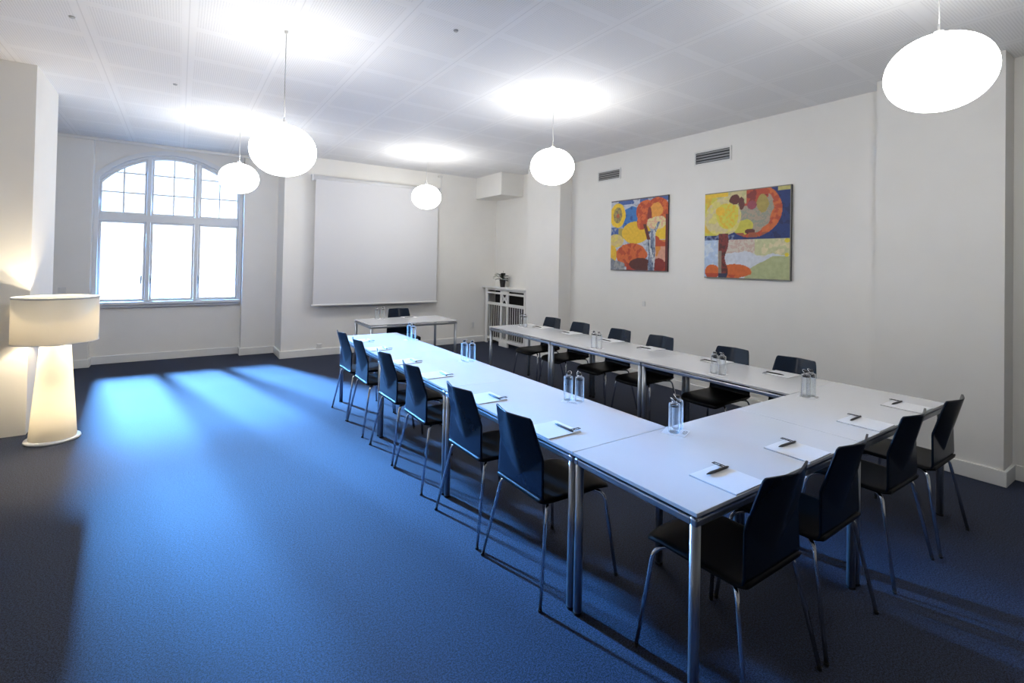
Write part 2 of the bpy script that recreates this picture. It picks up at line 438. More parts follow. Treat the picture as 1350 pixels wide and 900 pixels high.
names = [('table of the left row joining the front tables', 'middle table of the left row of three white tables', 'far table of the left row, its end towards the presenter\'s table'),
         ('table of the right row joining the front tables', 'middle table of the right row of three white tables', 'far table of the right row, its end towards the radiator cover')]
for r, (xa, xb) in enumerate(((XL0, XL1), (XR0, XR1))):
    for k in range(3):
        lab = names[r][k]
        table(Lr, xb-xa, lab if lab.startswith(('middle', 'far')) else 'white '+lab, ((xa+xb)/2, Y1+Lr*(k+.5), 0), PI/2, 'white tables of the U')
Lf = (XR1-XL0)/2
table(Lf, Y1-Y0, 'front white table at the near left corner of the U', (XL0+Lf/2, (Y0+Y1)/2, 0), 0, 'white tables of the U')
table(Lf, Y1-Y0, 'front white table at the right corner beside the wall column', (XL0+Lf*1.5, (Y0+Y1)/2, 0), 0, 'white tables of the U')
table(1.335, .76, 'presenter\'s white table standing alone under the projection screen', (2.835, 7.06, 0), 0, None)

# ------------------------------------------------------------------ chairs
def smax(a, b, k=.0022):
    h = max(k-abs(a-b), 0)/k; return max(a, b)+h*h*k*.25
def back_b(u, z):
    fold = (math.sqrt(u*u+.03)-math.sqrt(.03))/(math.sqrt(1.03)-math.sqrt(.03))
    up = .27*(z-.545)-.040*fold
    lo = -.003*u*u-.02*(z-.545)
    return smax(up, lo, .0012)
def make_chair(label, group):
    """origin on the floor between the rear feet; the sitter faces local +y"""
    t = thing('conference_chair', label, 'chair', (0, 0, 0), 0, group)
    # backrest shell
    bm = bmesh.new(); NU, NV = 44, 48; th = .009
    zb, zt = .462, .873; yb = .052
    def hw(z): 
        k = max(0, min(1, (z-.66)/(zt-.66))); return .203-.008*(z-zb)/(.66-zb)*(1 if z < .66 else 1) - .026*k if z >= .66 else .203-.008*(z-zb)/(.66-zb)
    g = []
    for layer in (0, 1):
        rows = []
        for j in range(NV+1):
            v = j/NV; z = zb+(zt-zb)*v; row = []
            for i in range(NU+1):
                u = -1+2*i/NU
                zz = z
                x = u*hw(z)
                # rounded top corners
                if v > .9:
                    cut = .012*max(0, (abs(u)-.93)/.07)**2*((v-.9)/.1); zz = z-cut
                lowcurl = max(0, (.50-zz)/.04)**2*.012          # sweeps forward into the seat
                y = yb-back_b(u, zz)+lowcurl+(th if layer else 0)
                row.append(bm.verts.new((x, y, zz)))
            rows.append(row)
        g.append(rows)
    for layer, rows in enumerate(g):
        for j in range(NV):
            for i in range(NU):
                f = (rows[j][i], rows[j][i+1], rows[j+1][i+1], rows[j+1][i])
                bm.faces.new(f if layer == 0 else tuple(reversed(f)))
    A, B = g
    for j in range(NV):
        bm.faces.new((A[j][0], A[j+1][0], B[j+1][0], B[j][0])); bm.faces.new((A[j+1][NU], A[j][NU], B[j][NU], B[j+1][NU]))
    for i in range(NU):
        bm.faces.new((A[0][i+1], A[0][i], B[0][i], B[0][i+1])); bm.faces.new((A[NV][i], A[NV][i+1], B[NV][i+1], B[NV][i]))
    o = obj('backrest', bm, M['black'], t, True)
    # seat: rounded front, waterfall edge, slightly dished
    bm = bmesh.new(); NX, NY = 24, 22
    y0, y1 = .048, .545
    def sx(v):            # half width along the depth
        w = .203+.012*min(1, v*2)
        if v > .72: k = (v-.72)/.28; w *= math.sqrt(max(0, 1-.30*k**3.2))
        return w
    def sz(u, v): return .470-.008*(1-u*u)*math.sin(PI*min(1, v*1.1))-.030*max(0, (v-.72)/.28)**2+.012*max(0, (.1-v)/.1)**2
    lay = []
    for layer in (0, 1):
        rows = []
        for j in range(NY+1):
            v = j/NY; row = []
            for i in range(NX+1):
                u = -1+2*i/NX
                yy = y0+(y1-y0)*v-.022*max(0, (v-.8)/.2)*u*u*1.0
                edge = .006*max(0, (abs(u)-.9)/.1)**2
                row.append(bm.verts.new((u*sx(v), yy, sz(u, v)-(edge if layer == 0 else .022-edge))))
            rows.append(row)
        lay.append(rows)
    for layer, rows in enumerate(lay):
        for j in range(NY):
            for i in range(NX):
                f = (rows[j][i], rows[j][i+1], rows[j+1][i+1], rows[j+1][i]); bm.faces.new(f if layer == 0 else tuple(reversed(f)))
    A, B = lay
    for j in range(NY):
        bm.faces.new((A[j][0], A[j+1][0], B[j+1][0], B[j][0])); bm.faces.new((A[j+1][NX], A[j][NX], B[j][NX], B[j+1][NX]))
    for i in range(NX):
        bm.faces.new((A[0][i+1], A[0][i], B[0][i], B[0][i+1])); bm.faces.new((A[NY][i], A[NY][i+1], B[NY][i+1], B[NY][i]))
    obj('seat', bm, M['seatblack'], t, True)
    sf = bmesh.new()
    box(sf, -.10, .10, .12, .42, .424, .444, .004)
    obj('seat_frame', sf, M['rubber'], t)
    for s in (-1, 1):
        lb = bmesh.new()
        pts = bend([(s*.268, .502, .008), (s*.222, .452, .432), (s*.085, .37, .434)], .05, 6)
        tube(lb, pts, .0092, 10)
        l = obj('leg', lb, M['chrome'], t, True)
        obj('foot_glide', lathe(bmesh.new(), [(0, 0), (.010, 0), (.0108, .012), (0, .012)], 10, s*.268, .502), M['rubber'], l)
        lb = bmesh.new()
        pts = bend([(s*.266, .002, .008), (s*.203, .082, .440), (s*.085, .20, .434)], .035, 6)
        n = len(pts); tube(lb, pts, .0092, 10)
        l = obj('leg', lb, M['chrome'], t, True)
        obj('foot_glide', lathe(bmesh.new(), [(0, 0), (.010, 0), (.0108, .012), (0, .012)], 10, s*.266, .002), M['rubber'], l)
    return t

# chairs: (x of the rear feet, middle y, rotation, label)
chairs = []
gl, gr, gf = 'chairs along the left row', 'chairs along the right row', 'chairs along the front tables'
left = [(2.115, .0, 'black chair of the left row nearest the front tables, largest of its row'),
        (2.715, .01, 'second black chair of the left row from the front tables'),
        (3.49, -.01, 'third black chair of the left row from the front tables'),
        (4.08, .01, 'fourth black chair of the left row from the front tables'),
        (4.825, -.02, 'black chair of the left row, second from the window end'),
        (5.385, .015, 'black chair of the left row, last at the window end')]
for y, dr, lab in left: chairs.append((1.432, y, -PI/2+dr, lab, gl))
right = [(5.43, .03, 4.36, 'black chair of the right row at its far end before the wall pier'),
         (4.815, .02, 4.335, 'black chair of the right row, second from the far end'),
         (4.105, -.02, 4.325, 'third black chair of the right row from the far end'),
         (3.515, .01, 4.33, 'third black chair of the right row from the front tables'),
         (2.675, .0, 4.325, 'second black chair of the right row from the front tables'),
         (2.10, .0, 4.33, 'black chair of the right row nearest the front tables')]
for y, dr, x, lab in right: chairs.append((x, y, PI/2+dr, lab, gr))
front = [(1.925, .955, .0, 'black chair at the front table\'s near left end, largest in the room'),
         (2.505, .955, .02, 'black chair at the front tables, second from the near left end'),
         (3.285, .965, -.01, 'black chair at the front tables, second from the wall column'),
         (3.88, .945, .01, 'black chair at the front tables, nearest the wall column')]
for x, y, dr, lab in front: chairs.append((x, y, dr, lab, gf))
chairs.append((2.915, 7.60, PI-.06, 'presenter\'s black chair tucked in behind the lone table under the screen', None))
x, y, r, lab, g = chairs[0]
proto = make_chair(lab, g); proto.location = (x, y, 0); proto.rotation_euler = (0, 0, r)
for x, y, r, lab, g in chairs[1:]:
    c = dup(proto, (x, y, 0), r, lab, g)
    if g is None and 'group' in c: del c['group']

# ------------------------------------------------------------------ notepads and pens
def make_pad(label, group):
    t = thing('notepad', label, 'notepad', (0, 0, TZ), 0, group)
    obj('sheets', box(bmesh.new(), -.105, .105, 0, .215, .0012, .0055, .0004), M['paper'], t)
    obj('backing', box(bmesh.new(), -.1055, .1055, -.0005, .2155, 0, .0012), M['padside'], t)
    return t
def make_pen(label, group):
    t = thing('ballpoint_pen', label, 'pen', (0, 0, TZ+.0055), 0, group)
    bm = bmesh.new(); r = .0058
    prof = [(0, -.078), (.0018, -.076), (.0044, -.060), (r, -.050), (r, .060), (.0052, .064), (.0040, .074), (0, .075)]
    lathe(bm, prof, 12); bmesh.ops.rotate(bm, cent=(0, 0, 0), matrix=Matrix.Rotation(PI/2, 3, 'Y'), verts=bm.verts)
    bmesh.ops.translate(bm, vec=(0, 0, r), verts=bm.verts)
    obj('barrel', bm, M['pen'], t, True)
    bm = bmesh.new()            # broad open clip standing off the side of the cap end
    for (x0, x1, y0, y1) in ((.046, .050, .004, .062), (.062, .066, .004, .062), (.046, .066, .056, .062), (.046, .066, .022, .026)):
        box(bm, x0, x1, y0, y1, .006, .0085)
    obj('clip', bm, M['pen'], t)
    return t
pads = []
for (x, lab) in ((1.905, 'near left end, by the largest chair'), (2.49, 'second place from the near left end'), (3.275, 'second place from the wall column'), (3.905, 'place nearest the wall column')):
    pads.append((x, Y0+.004, 0, 'front tables, '+lab, 'front'))
for (y, lab) in ((2.06, 'place nearest the front tables'), (2.77, 'second place from the front tables'), (3.53, 'third place from the front tables'), (4.13, 'fourth place from the front tables'), (4.86, 'second place from the window end'), (5.41, 'last place at the window end')):
    pads.append((XL0+.004, y, -PI/2, 'left row, '+lab, 'left'))
for (y, lab) in ((5.40, 'last place by the radiator cover'), (4.81, 'second place from the far end'), (4.09, 'third place from the far end'), (3.51, 'third place from the front tables'), (2.73, 'second place from the front tables'), (2.13, 'place nearest the front tables')):
    pads.append((XR1-.004, y, PI/2, 'right row, '+lab, 'right'))
pads.append((2.99, 7.436, PI, 'presenter\'s lone table', 'presenter'))
p0 = pen0 = None
for (x, y, r, where, row) in pads:
    lab = 'white notepad, '+where
    if p0 is None: p0 = make_pad(lab, 'notepads on the tables'); p0.location = (x, y, TZ); p0.rotation_euler = (0, 0, r)
    else: dup(p0, (x, y, TZ), r, lab)
    off = Matrix.Rotation(r, 3, 'Z') @ Vector((.025, .166, 0))
    lab = 'black pen on notepad, '+where
    jit = random.uniform(-.06, .06)
    if pen0 is None: pen0 = make_pen(lab, 'black pens on the notepads'); pen0.location = (x+off.x, y+off.y, TZ+.0055); pen0.rotation_euler = (0, 0, r+jit)
    else: dup(pen0, (x+off.x, y+off.y, TZ+.0055), r+jit, lab)

# ------------------------------------------------------------------ bottles on paper coasters
def make_bottle(label, group):
    t = thing('water_bottle', label, 'bottle', (0, 0, TZ+.001), 0, group)
    bm = bmesh.new()
    prof = [(0, 0), (.026, 0), (.029, .003), (.0295, .008), (.0295, .146), (.0280, .153), (.020, .156), (.0125, .158), (.0120, .163), (.0130, .165), (.0130, .168), (0, .168)]
    lathe(bm, prof, 28)
    obj('glass_body', bm, M['bottle'], t, True)
    obj('stopper', lathe(bmesh.new(), [(0, .1685), (.0125, .1685), (.0125, .176), (.008, .181), (0, .179)], 18), M['stopper'], t, True)
    bm = bmesh.new()
    tube(bm, bend([(-.0145, 0, .160), (-.0165, .008, .170), (-.010, .022, .184), (.010, .022, .184), (.0165, .008, .170), (.0145, 0, .160)], .008, 4), .0016, 6)
    lathe(bm, [(.0118, .1595), (.0142, .1595), (.0142, .1630), (.0118, .1630)], 18)
    obj('wire_bail', bm, M['chrome'], t, True)
    obj('collar', lathe(bmesh.new(), [(.0215, .1440), (.0230, .1440), (.0230, .1365), (.0215, .1365), (.0215, .1440)], 28), M['stopper'], t, True)
    return t
def make_coaster(label, group):
    t = thing('paper_coaster', label, 'coaster', (0, 0, TZ), 0, group)
    obj('sheet', box(bmesh.new(), -.062, .062, -.062, .062, 0, .001), M['paper'], t)
    text_mesh('printed_mark', 'H2O', .030, M['ink'], t, Matrix.Translation((.012, -.047, .0012)))
    return t
sets = [(2.205, 1.690, .42, 'at the near left inner corner of the U', (-.012, .0), (.055, .030)),
        (2.120, 2.430, -1.05, 'on the near table of the left row', (-.012, .03), (.034, -.028)),
        (2.150, 3.900, -1.05, 'on the middle table of the left row', (-.018, .028), (.03, -.03)),
        (2.165, 5.250, -1.05, 'on the far table of the left row', (-.004, .03), (.014, -.032)),
        (3.610, 1.665, .30, 'at the near right inner corner of the U', (-.03, .005), (.034, .0)),
        (3.685, 2.410, 1.75, 'on the near table of the right row', (-.004, .034), (.004, -.034)),
        (3.645, 3.810, 1.75, 'on the middle table of the right row', (-.004, .036), (.004, -.036)),
        (3.960, 5.600, 1.75, 'on the far table of the right row', (-.004, .04), (.004, -.04)),
        (2.520, 7.330, .0, 'on the presenter\'s table', (-.045, 0), (.045, 0))]
b0 = c0 = None
for (x, y, r, where, d1, d2) in sets:
    lab = 'white printed paper coaster '+where
    if c0 is None: c0 = make_coaster(lab, 'paper coasters under the bottles'); c0.location = (x, y, TZ); c0.rotation_euler = (0, 0, r)
    else: dup(c0, (x, y, TZ), r, lab)
    for k, d in enumerate((d1, d2)):
        side = ('left' if k == 0 else 'right')
        lab = side+' bottle of the stoppered glass pair '+where
        loc = (x+d[0], y+d[1], TZ+.001); rr = r+random.uniform(-.8, .8)
        if b0 is None: b0 = make_bottle(lab, 'bottle pairs on the tables'); b0.location = loc; b0.rotation_euler = (0, 0, rr)
        else: dup(b0, loc, rr, lab)

# ------------------------------------------------------------------ floor lamp
LX, LY = -.885, 5.93
lamp = thing('floor_lamp', 'glowing cream floor lamp with drum shade and tapered fabric body', 'floor lamp', (LX, LY, 0))
lamp_in = bmesh.new()
lathe(lamp_in, [(.290, .865), (.290, 1.262), (.287, 1.262), (.287, .865), (.290, .865)], 56)
obj('lamp_shade', lamp_in, M['shade'], lamp, True)
bm = bmesh.new()
lathe(bm, [(.291, 1.250), (.2935, 1.250), (.2935, 1.264), (.286, 1.264), (.286, 1.250)], 56)
lathe(bm, [(.291, .863), (.2935, .863), (.2935, .872), (.286, .872), (.286, .863)], 56)
obj('shade_rim', bm, M['plastic'], lamp, True)
obj('lamp_body', lathe(bmesh.new(), [(.162, .022), (.098, .93), (.095, .93), (.159, .022), (.162, .022)], 48), M['shade'], lamp, True)
obj('base', lathe(bmesh.new(), [(0, 0), (.188, 0), (.192, .006), (.188, .020), (.165, .024), (0, .024)], 48), M['plastic'], lamp, True)
bm = bmesh.new()
for k in range(3):
    a = k*2*PI/3+.3
    tube(bm, [(.09*math.cos(a), .09*math.sin(a), .925), (.288*math.cos(a), .288*math.sin(a), .875)], .003, 6)
obj('spider', bm, M['steel'], lamp)

# ------------------------------------------------------------------ projection screen
scr = thing('projection_screen', 'white pull-down projection screen hanging on the end wall', 'projection screen', (0, 0, 0))
ys = YF-.10
bm = bmesh.new(); tube(bm, [(1.795, ys, 2.998), (4.125, ys, 2.998)], .048, 20)
obj('casing', bm, M['casing'], scr, True)
for x in (1.80, 4.12):
    bm = box(bmesh.new(), x-.012, x+.012, ys-.052, ys+.052, 2.945, 3.052, .004)
    box(bm, x-.012, x+.012, ys+.03, YF, 2.985, 3.06)
    obj('bracket', bm, M['casing'], scr)
fab = box(bmesh.new(), 1.845, 4.078, ys-.040, ys-.036, .875, 2.975)
obj('fabric', fab, M['screen'], scr)
bm = box(bmesh.new(), 1.812, 4.108, ys-.052, ys-.026, .850, .880, .006)
obj('bottom_bar', bm, M['casing'], scr)
bm = bmesh.new(); tube(bm, [(4.17, YF-.03, 3.28), (4.175, YF-.05, 3.12), (4.13, YF-.06, 3.0)], .004, 6)
box(bm, 4.12, 4.21, YF-.05, YF, 3.275, 3.31, .008)
obj('pull_cord', bm, M['plastic'], scr)

# ------------------------------------------------------------------ paintings
def C(*rgb): return tuple((c/255)**2.2 for c in rgb)
def fbm(u, v, s, seed): return noise.fractal(Vector((u*s, v*s, seed)), 1.0, 2.0, 4)
def ell(u, v, cx, cy, rx, ry, wob=0, s=4, sd=0): return ((u-cx)/rx)**2+((v-cy)/ry)**2 < 1+wob*fbm(u, v, s, sd)
def paint_trees(u, v):
    n = fbm(u, v, 5, 1.3); n2 = fbm(u, v, 13, 7.1); n3 = fbm(u, v, 28, 3.0)
    c = C(185, 190, 200) if n2 > -.1 else C(150, 160, 175)
    if v > .93 and n > -.2: c = C(70, 95, 150)
    if .22 < u < .50 and .60 < v < .90-.3*abs(u-.4): c = C(50, 110, 175) if n2 > -.25 else C(35, 80, 140)
    if u < .20 and .50 < v < .62: c = C(60, 90, 150) if n2 > -.1 else C(140, 150, 165)
    if .14 < u < .25 and .45 < v < .60: c = C(165, 150, 80)
    if ell(u, v, .46, .53, .25, .155, .2, 3, 5): c = C(225, 180, 45)
    if ell(u, v, .09, .42, .15, .095, .2, 4, 6): c = C(215, 195, 100) if n2 > 0 else C(205, 180, 120)
    if u > .80 and .42 < v < .63: c = C(225, 185, 50)
    if ell(u, v, .02, .23, .10, .13): c = C(225, 180, 50)
    if ell(u, v, .38, .22, .31, .165, .3, 4, 9): c = C(202, 98, 48) if n2 > -.2 else C(175, 72, 40)
    if u > .80 and v < .42: c = C(205, 150, 125) if n > -.1 else C(210, 135, 55)
    if u > .80 and .33 < v < .45+.1*n: c = C(180, 75, 42)
    if v < .12+.04*n and u > .3: c = C(165, 55, 38)
    if ell(u, v, .56, .09, .20, .085, .2, 5, 2) or ell(u, v, .86, .09, .10, .085): c = C(85, 42, 36) if u < .7 else C(130, 45, 40)
    if u < .27 and v < .15-.35*(u-.1)+.02*n: c = C(150, 150, 150) if n2 > -.1 else C(120, 125, 135)
    # round yellow crown with brown heart
    if ell(u, v, .125, .79, .150, .175, .15, 4, 3): c = C(232, 190, 45)
    if ell(u, v, .130, .79, .080, .115, .15, 6, 4): c = C(165, 145, 75) if n3 > 0 else C(135, 115, 85)
    if ell(u, v, .130, .78, .030, .030): c = C(190, 95, 55)
    # orange crown with a pale fork below it
    streak = noise.fractal(Vector((u*45, v*5, 4.2)), 1.0, 2.0, 3)
    if ell(u, v, .64, .80, .17, .165, .12, 4, 8) or ell(u, v, .84, .81, .185, .175, .12, 5, 11) or ell(u, v, .57, .66, .09, .10, .2, 5, 3):
        c = C(208, 100, 48) if n2 > .0 else C(182, 74, 40)
        if ell(u, v, .82, .82, .10, .11, .5, 6, 2): c = C(222, 150, 62)
        if ell(u, v, .70, .75, .035, .10, .5, 9, 4): c = C(130, 48, 38)
    if ell(u, v, .82, .645, .165, .085, .35, 7, 4): c = C(212, 165, 135) if n3 > .05 else C(222, 208, 150)
    # trunk with forked head
    if (v < .54 and abs(u-(.735+.008*math.sin(v*9))) < .055) or (.46 < v < .66 and abs(u-(.76+(v-.46)*.5)) < .022):
        c = C(120, 132, 155) if streak > .12 else (C(72, 84, 110) if streak > -.15 else C(190, 194, 198))
    if .42 < v < .64 and abs(u-(.695-(v-.42)*.35)) < .028: c = C(95, 42, 40)
    if u > .965 and v < .75: c = C(95, 38, 38)
    if v > .985 or v < .012: c = C(95, 90, 95)
    return tuple(max(0, x*(1+.13*n3)) for x in c)
def paint_two(u, v):
    n = fbm(u, v, 5, 21.3); n2 = fbm(u, v, 11, 17.1); n3 = fbm(u, v, 26, 13.0)
    if v > .44:
        c = C(18, 48, 105) if n2 > -.2 else C(14, 36, 84)
        if u < .16: c = C(190, 175, 70) if n2 > -.1 else C(200, 185, 110)
        if ell(u, v, .58, .76, .33, .30, .06, 3, 2):
            c = C(202, 100, 48) if n2 > -.12 else C(180, 74, 42)
            if ell(u, v, .56, .76, .27, .23, .5, 4, 5): c = C(140, 142, 125) if n3 > 0 else C(170, 150, 130)
            if ell(u, v, .60, .90, .17, .10, .7, 5, 6): c = C(125, 42, 38) if n2 > -.05 else C(178, 70, 45)
            if ell(u, v, .70, .82, .065, .10, .5, 6, 4): c = C(165, 145, 75)
            if ell(u, v, .58, .82, .055, .05): c = C(140, 62, 75)
            if ell(u, v, .47, .58, .13, .085, .4, 6, 7): c = C(195, 185, 70)
            if ell(u, v, .56, .53, .06, .03): c = C(85, 38, 36)
            if v < .52 and n2 > -.1: c = C(150, 80, 55)
        if u > .86 and v > .95: c = C(190, 180, 110)
        if u < .52 and v > .84: c = C(205, 190, 140) if n2 > -.15 else C(185, 180, 130)
        if ell(u, v, .09, .72, .17, .25, .2, 4, 2): c = C(200, 190, 75) if n2 > 0 else C(212, 175, 60)
        if ell(u, v, .23, .71, .23, .215, .12, 4, 6):
            c = C(212, 200, 115) if n2 > .05 else C(205, 190, 140)
            if ell(u, v, .29, .72, .15, .14, .3, 5, 3): c = C(205, 195, 72) if n3 > -.1 else C(222, 182, 48)
            if ell(u, v, .20, .78, .06, .05): c = C(228, 182, 48)
        if ell(u, v, .37, .895, .065, .055, .8, 7, 3) or ell(u, v, .46, .84, .035, .075, .6, 7, 5): c = C(92, 40, 36)
        if v > .94 and u < .30: c = C(225, 185, 55)
        if v < .50 and u < .38 and n > -.35: c = C(105, 120, 155) if n3 > 0 else C(40, 52, 95)
    else:
        c = C(205, 200, 190) if n2 > -.1 else C(195, 165, 150)
        if u < .18: c = C(175, 195, 222) if n2 > -.2 else C(200, 212, 226)
        elif u < .62 and v > .22: c = C(190, 165, 152) if n3 > -.05 else C(205, 195, 180)
        elif v > .26: c = C(190, 190, 145) if n2 > -.1 else C(212, 200, 160)
        if v < .27+.06*n and u > .18: c = C(200, 205, 214)
        if u > .50 and v < .06+.46*(u-.50)**.75+.02*n and v < .26: c = C(170, 176, 130)
        if ell(u, v, .965, .42, .03, .022) or ell(u, v, .96, .27, .022, .022): c = C(215, 195, 55)
        if ell(u, v, .10, .075, .095, .085, .2, 5, 2): c = C(205, 100, 45) if v > .055 else C(178, 70, 40)
        if ell(u, v, .37, .085, .20, .080, .5, 5, 4): c = C(205, 100, 45) if v > .045 or n2 > 0 else C(178, 70, 40)
    if v < .52 and .185 < u < .285+.02*math.sin(v*20)+max(0, v-.40)*.3:
        c = C(120, 45, 40) if n3 > -.05 else C(85, 40, 36)
        if u < .225 and v < .32: c = C(135, 120, 105)
        if v < .06: c = C(45, 48, 75)
    if v > .99 or v < .012 or u > .99: c = C(120, 118, 110)
    return tuple(max(0, x*(1+.13*n3)) for x in c)
def painting(yl, yr, z0, z1, fn, label):
    t = thing('painting', label, 'painting', (XR-.016, (yl+yr)/2, z0), 0, None)
    W, Hh = yl-yr, z1-z0; N = 150; d = .026
    bm = bmesh.new(); grid = []
    lay = bm.verts.layers.float_color.new('paint')
    for j in range(N+1):
        row = []
        for i in range(N+1):
            u, v = i/N, j/N
            vt = bm.verts.new((-d/2, W/2-u*W, v*Hh)); c = fn(u, v); vt[lay] = (*c, 1); row.append(vt)
        grid.append(row)
    for j in range(N):
        for i in range(N): bm.faces.new((grid[j][i], grid[j+1][i], grid[j+1][i+1], grid[j][i+1]))
    me = bpy.data.meshes.new('painted_canvas'); bm.to_mesh(me); bm.free()
    link('painted_canvas', me, M['paint'], t)
    obj('stretcher', box(bmesh.new(), -d/2+.0005, .013, -W/2, W/2, 0, Hh), M['canvas_side'], t)
    return t
painting(5.424, 4.355, 1.555, 2.607, paint_trees, 'square painting of an orange tree over yellow and red hills, farther from the column')
painting(3.783, 2.717, 1.497, 2.550, paint_two, 'square painting of yellow and red tree crowns on dark blue, nearer the column')

# ------------------------------------------------------------------ wall vents, switch, sockets
def vent(y0, y1, z0, z1, label):
    t = thing('air_vent', label, 'air vent', (XR, (y0+y1)/2, (z0+z1)/2), 0, 'air vents high on the right wall')
    w, h = (y1-y0)/2, (z1-z0)/2
    bm = bmesh.new(); k = .022
    for s in (-1, 1):
        box(bm, -.012, 0, -w, w, s*h, s*(h-k), .002); box(bm, -.012, 0, s*w, s*(w-k), -h+k, h-k, .002)
    obj('frame', bm, M['plastic'], t)
    obj('duct_shade_sheet', box(bmesh.new(), -.003, 0, -w+k, w-k, -h+k, h-k), M['dark'], t)  # thin dark sheet on the wall, painted shade in place of a hollow duct
    for i in range(4):
        z = -h+k+(2*h-2*k)*(i+.5)/4
        bm = bmesh.new(); g = box(bm, -.0085, -.0045, -w+k, w-k, -.010, .010)
        bmesh.ops.rotate(bm, cent=(-.0065, 0, 0), matrix=Matrix.Rotation(-.5, 3, 'Y'), verts=bm.verts)
        bmesh.ops.translate(bm, vec=(-.001, 0, z), verts=bm.verts)
        obj('louvre', bm, M['grille'], t)
    return t
vent(5.265, 5.76, 2.943, 3.113, 'grey air vent above the painting farther from the column')
vent(3.445, 3.968, 2.932, 3.115, 'grey air vent above the painting nearer the column')
def plate(name, label, cat, loc, rz, w, h):
    t = thing(name, label, cat, loc, rz)
    obj('cover', box(bmesh.new(), -w/2, w/2, -.012, 0, -h/2, h/2, .003), M['plastic'], t)
    obj('insert', box(bmesh.new(), -w*.32, w*.32, -.016, -.011, -h*.32, h*.32, .002), M['plastic'], t)
    return t
plate('wall_socket', 'small white socket on the right wall below the paintings', 'socket', (XR, 4.778, 1.085), -PI/2, .05, .075)
plate('wall_socket', 'white double socket above the baseboard left of the presenter\'s table', 'socket', (1.99, YF, .165), 0, .085, .085)
plate('wall_socket', 'small white socket on the end wall beside the radiator cover', 'socket', (4.97, YF, .353), 0, .05, .11)
plate('wall_switch', 'white switch on the pier left of the window', 'switch', (-1.36, YP, 1.13), 0, .085, .085)
def detector(x, y, label):
    t = thing('ceiling_sensor', label, 'sensor', (x, y, H))
    obj('housing', lathe(bmesh.new(), [(0, -.010), (.014, -.010), (.019, -.003), (.019, 0), (0, 0)], 20), M['cord'], t, True)
detector(-.074, 5.997, 'small grey ceiling sensor nearest the window')
detector(-.679, 4.766, 'small grey ceiling sensor above the left wall stub')
detector(1.653, 3.277, 'small grey ceiling sensor over the middle of the ceiling')

# ------------------------------------------------------------------ duct box
bm = box(bmesh.new(), 4.985, XR, 7.85, YF, 2.925, H, .004)
struct('wall_duct_box', bm, M['wall'], 'off-white boxed duct in the ceiling corner above the radiator', 'duct box')

# ------------------------------------------------------------------ radiator cover, radiator, plant
ra = thing('radiator_cover', 'white slatted radiator cover in the far right corner', 'radiator cover', (0, 0, 0))
ry0, ry1 = 7.335, 8.765; rz0, rz1 = .085, 1.115; rx = XC-.005; D = .03
mid = (ry0+ry1)/2
bm = bmesh.new()
def st(y0, y1, z0, z1): box(bm, rx, rx+D, y0, y1, z0, z1, .003)
st(ry1-.10, ry1, .0, rz1); st(ry0, ry0+.05, rz0, rz1)          # end posts
st(mid-.14, mid-.085, rz0, rz1); st(mid+.085, mid+.14, rz0, rz1)    # inner posts
st(ry0+.05, ry1-.10, rz1-.035, rz1)
st(ry0+.05, mid-.14, rz1-.105, rz1-.070); st(mid+.14, ry1-.10, rz1-.105, rz1-.070)
for a, b in ((ry0+.05, mid-.14), (mid-.085, mid+.085), (mid+.14, ry1-.10)):
    st(a, b, rz0, rz0+.055); st(a, b, rz1-.33, rz1-.275)
st(mid-.085, mid+.085, rz1-.105, rz1-.035)
obj('frame', bm, M['trim'], ra)
for a, b in ((ry0+.05, mid-.14), (mid-.085, mid+.085), (mid+.14, ry1-.10)):
    bm = bmesh.new(); n = max(2, round((b-a)/.078)-1)
    for k in range(1, n+1):
        y = a+(b-a)*k/(n+1); box(bm, rx+.010, rx+.017, y-.0065, y+.0065, rz0+.05, rz1-.32)
    obj('slat_panel', bm, M['trim'], ra)
bm = bmesh.new()                                                # crossed ornament between the posts
for s in (-1, 1):
    pts = [(rx+.014, mid+s*.08, rz1-.11), (rx+.014, mid+s*.015, rz1-.19), (rx+.014, mid+s*.08, rz1-.27)]
    tube(bm, bend(pts, .05, 5), .013, 8)
lathe(bm, [(0, -.010), (.03, -.010), (.03, .010), (0, .010)], 14)
vs = [v for v in bm.verts if v.co.z < .2]
bmesh.ops.rotate(bm, cent=(0, 0, 0), matrix=Matrix.Rotation(PI/2, 3, 'Y'), verts=vs)
bmesh.ops.translate(bm, vec=(rx+.014, mid, rz1-.19), verts=vs)
obj('ornament', bm, M['trim'], ra)
obj('backing', box(bmesh.new(), XR-.03, XR-.004, ry0+.01, ry1-.02, .10, rz1-.01), M['dark'], ra)  # dark panel added over the wall so the cover's openings look deeply shaded
obj('shelf', box(bmesh.new(), XC-.04, XR, ry0-.005, YF, rz1, rz1+.03, .004), M['trim'], ra)
bm = box(bmesh.new(), rx-.012, rx+.03, mid-.15, mid+.15, 0, rz0+.01, .006)
obj('foot', bm, M['trim'], ra)
rd = thing('radiator', 'dark grey finned radiator behind the slatted cover', 'radiator', (0, 0, 0))
bm = bmesh.new()
for k in range(17):
    y = ry0+.10+k*(ry1-ry0-.24)/16; box(bm, rx+.085, rx+.19, y-.028, y+.028, .15, .80, .012)
obj('fin_block', bm, M['radiator'], rd)
bm = bmesh.new()
for z in (.20, .75): tube(bm, [(rx+.137, ry0+.07, z), (rx+.137, ry1-.10, z)], .02, 10)
for y in (ry0+.15, ry1-.18): box(bm, rx+.10, rx+.17, y-.02, y+.02, 0, .16)
obj('pipe', bm, M['radiator'], rd)

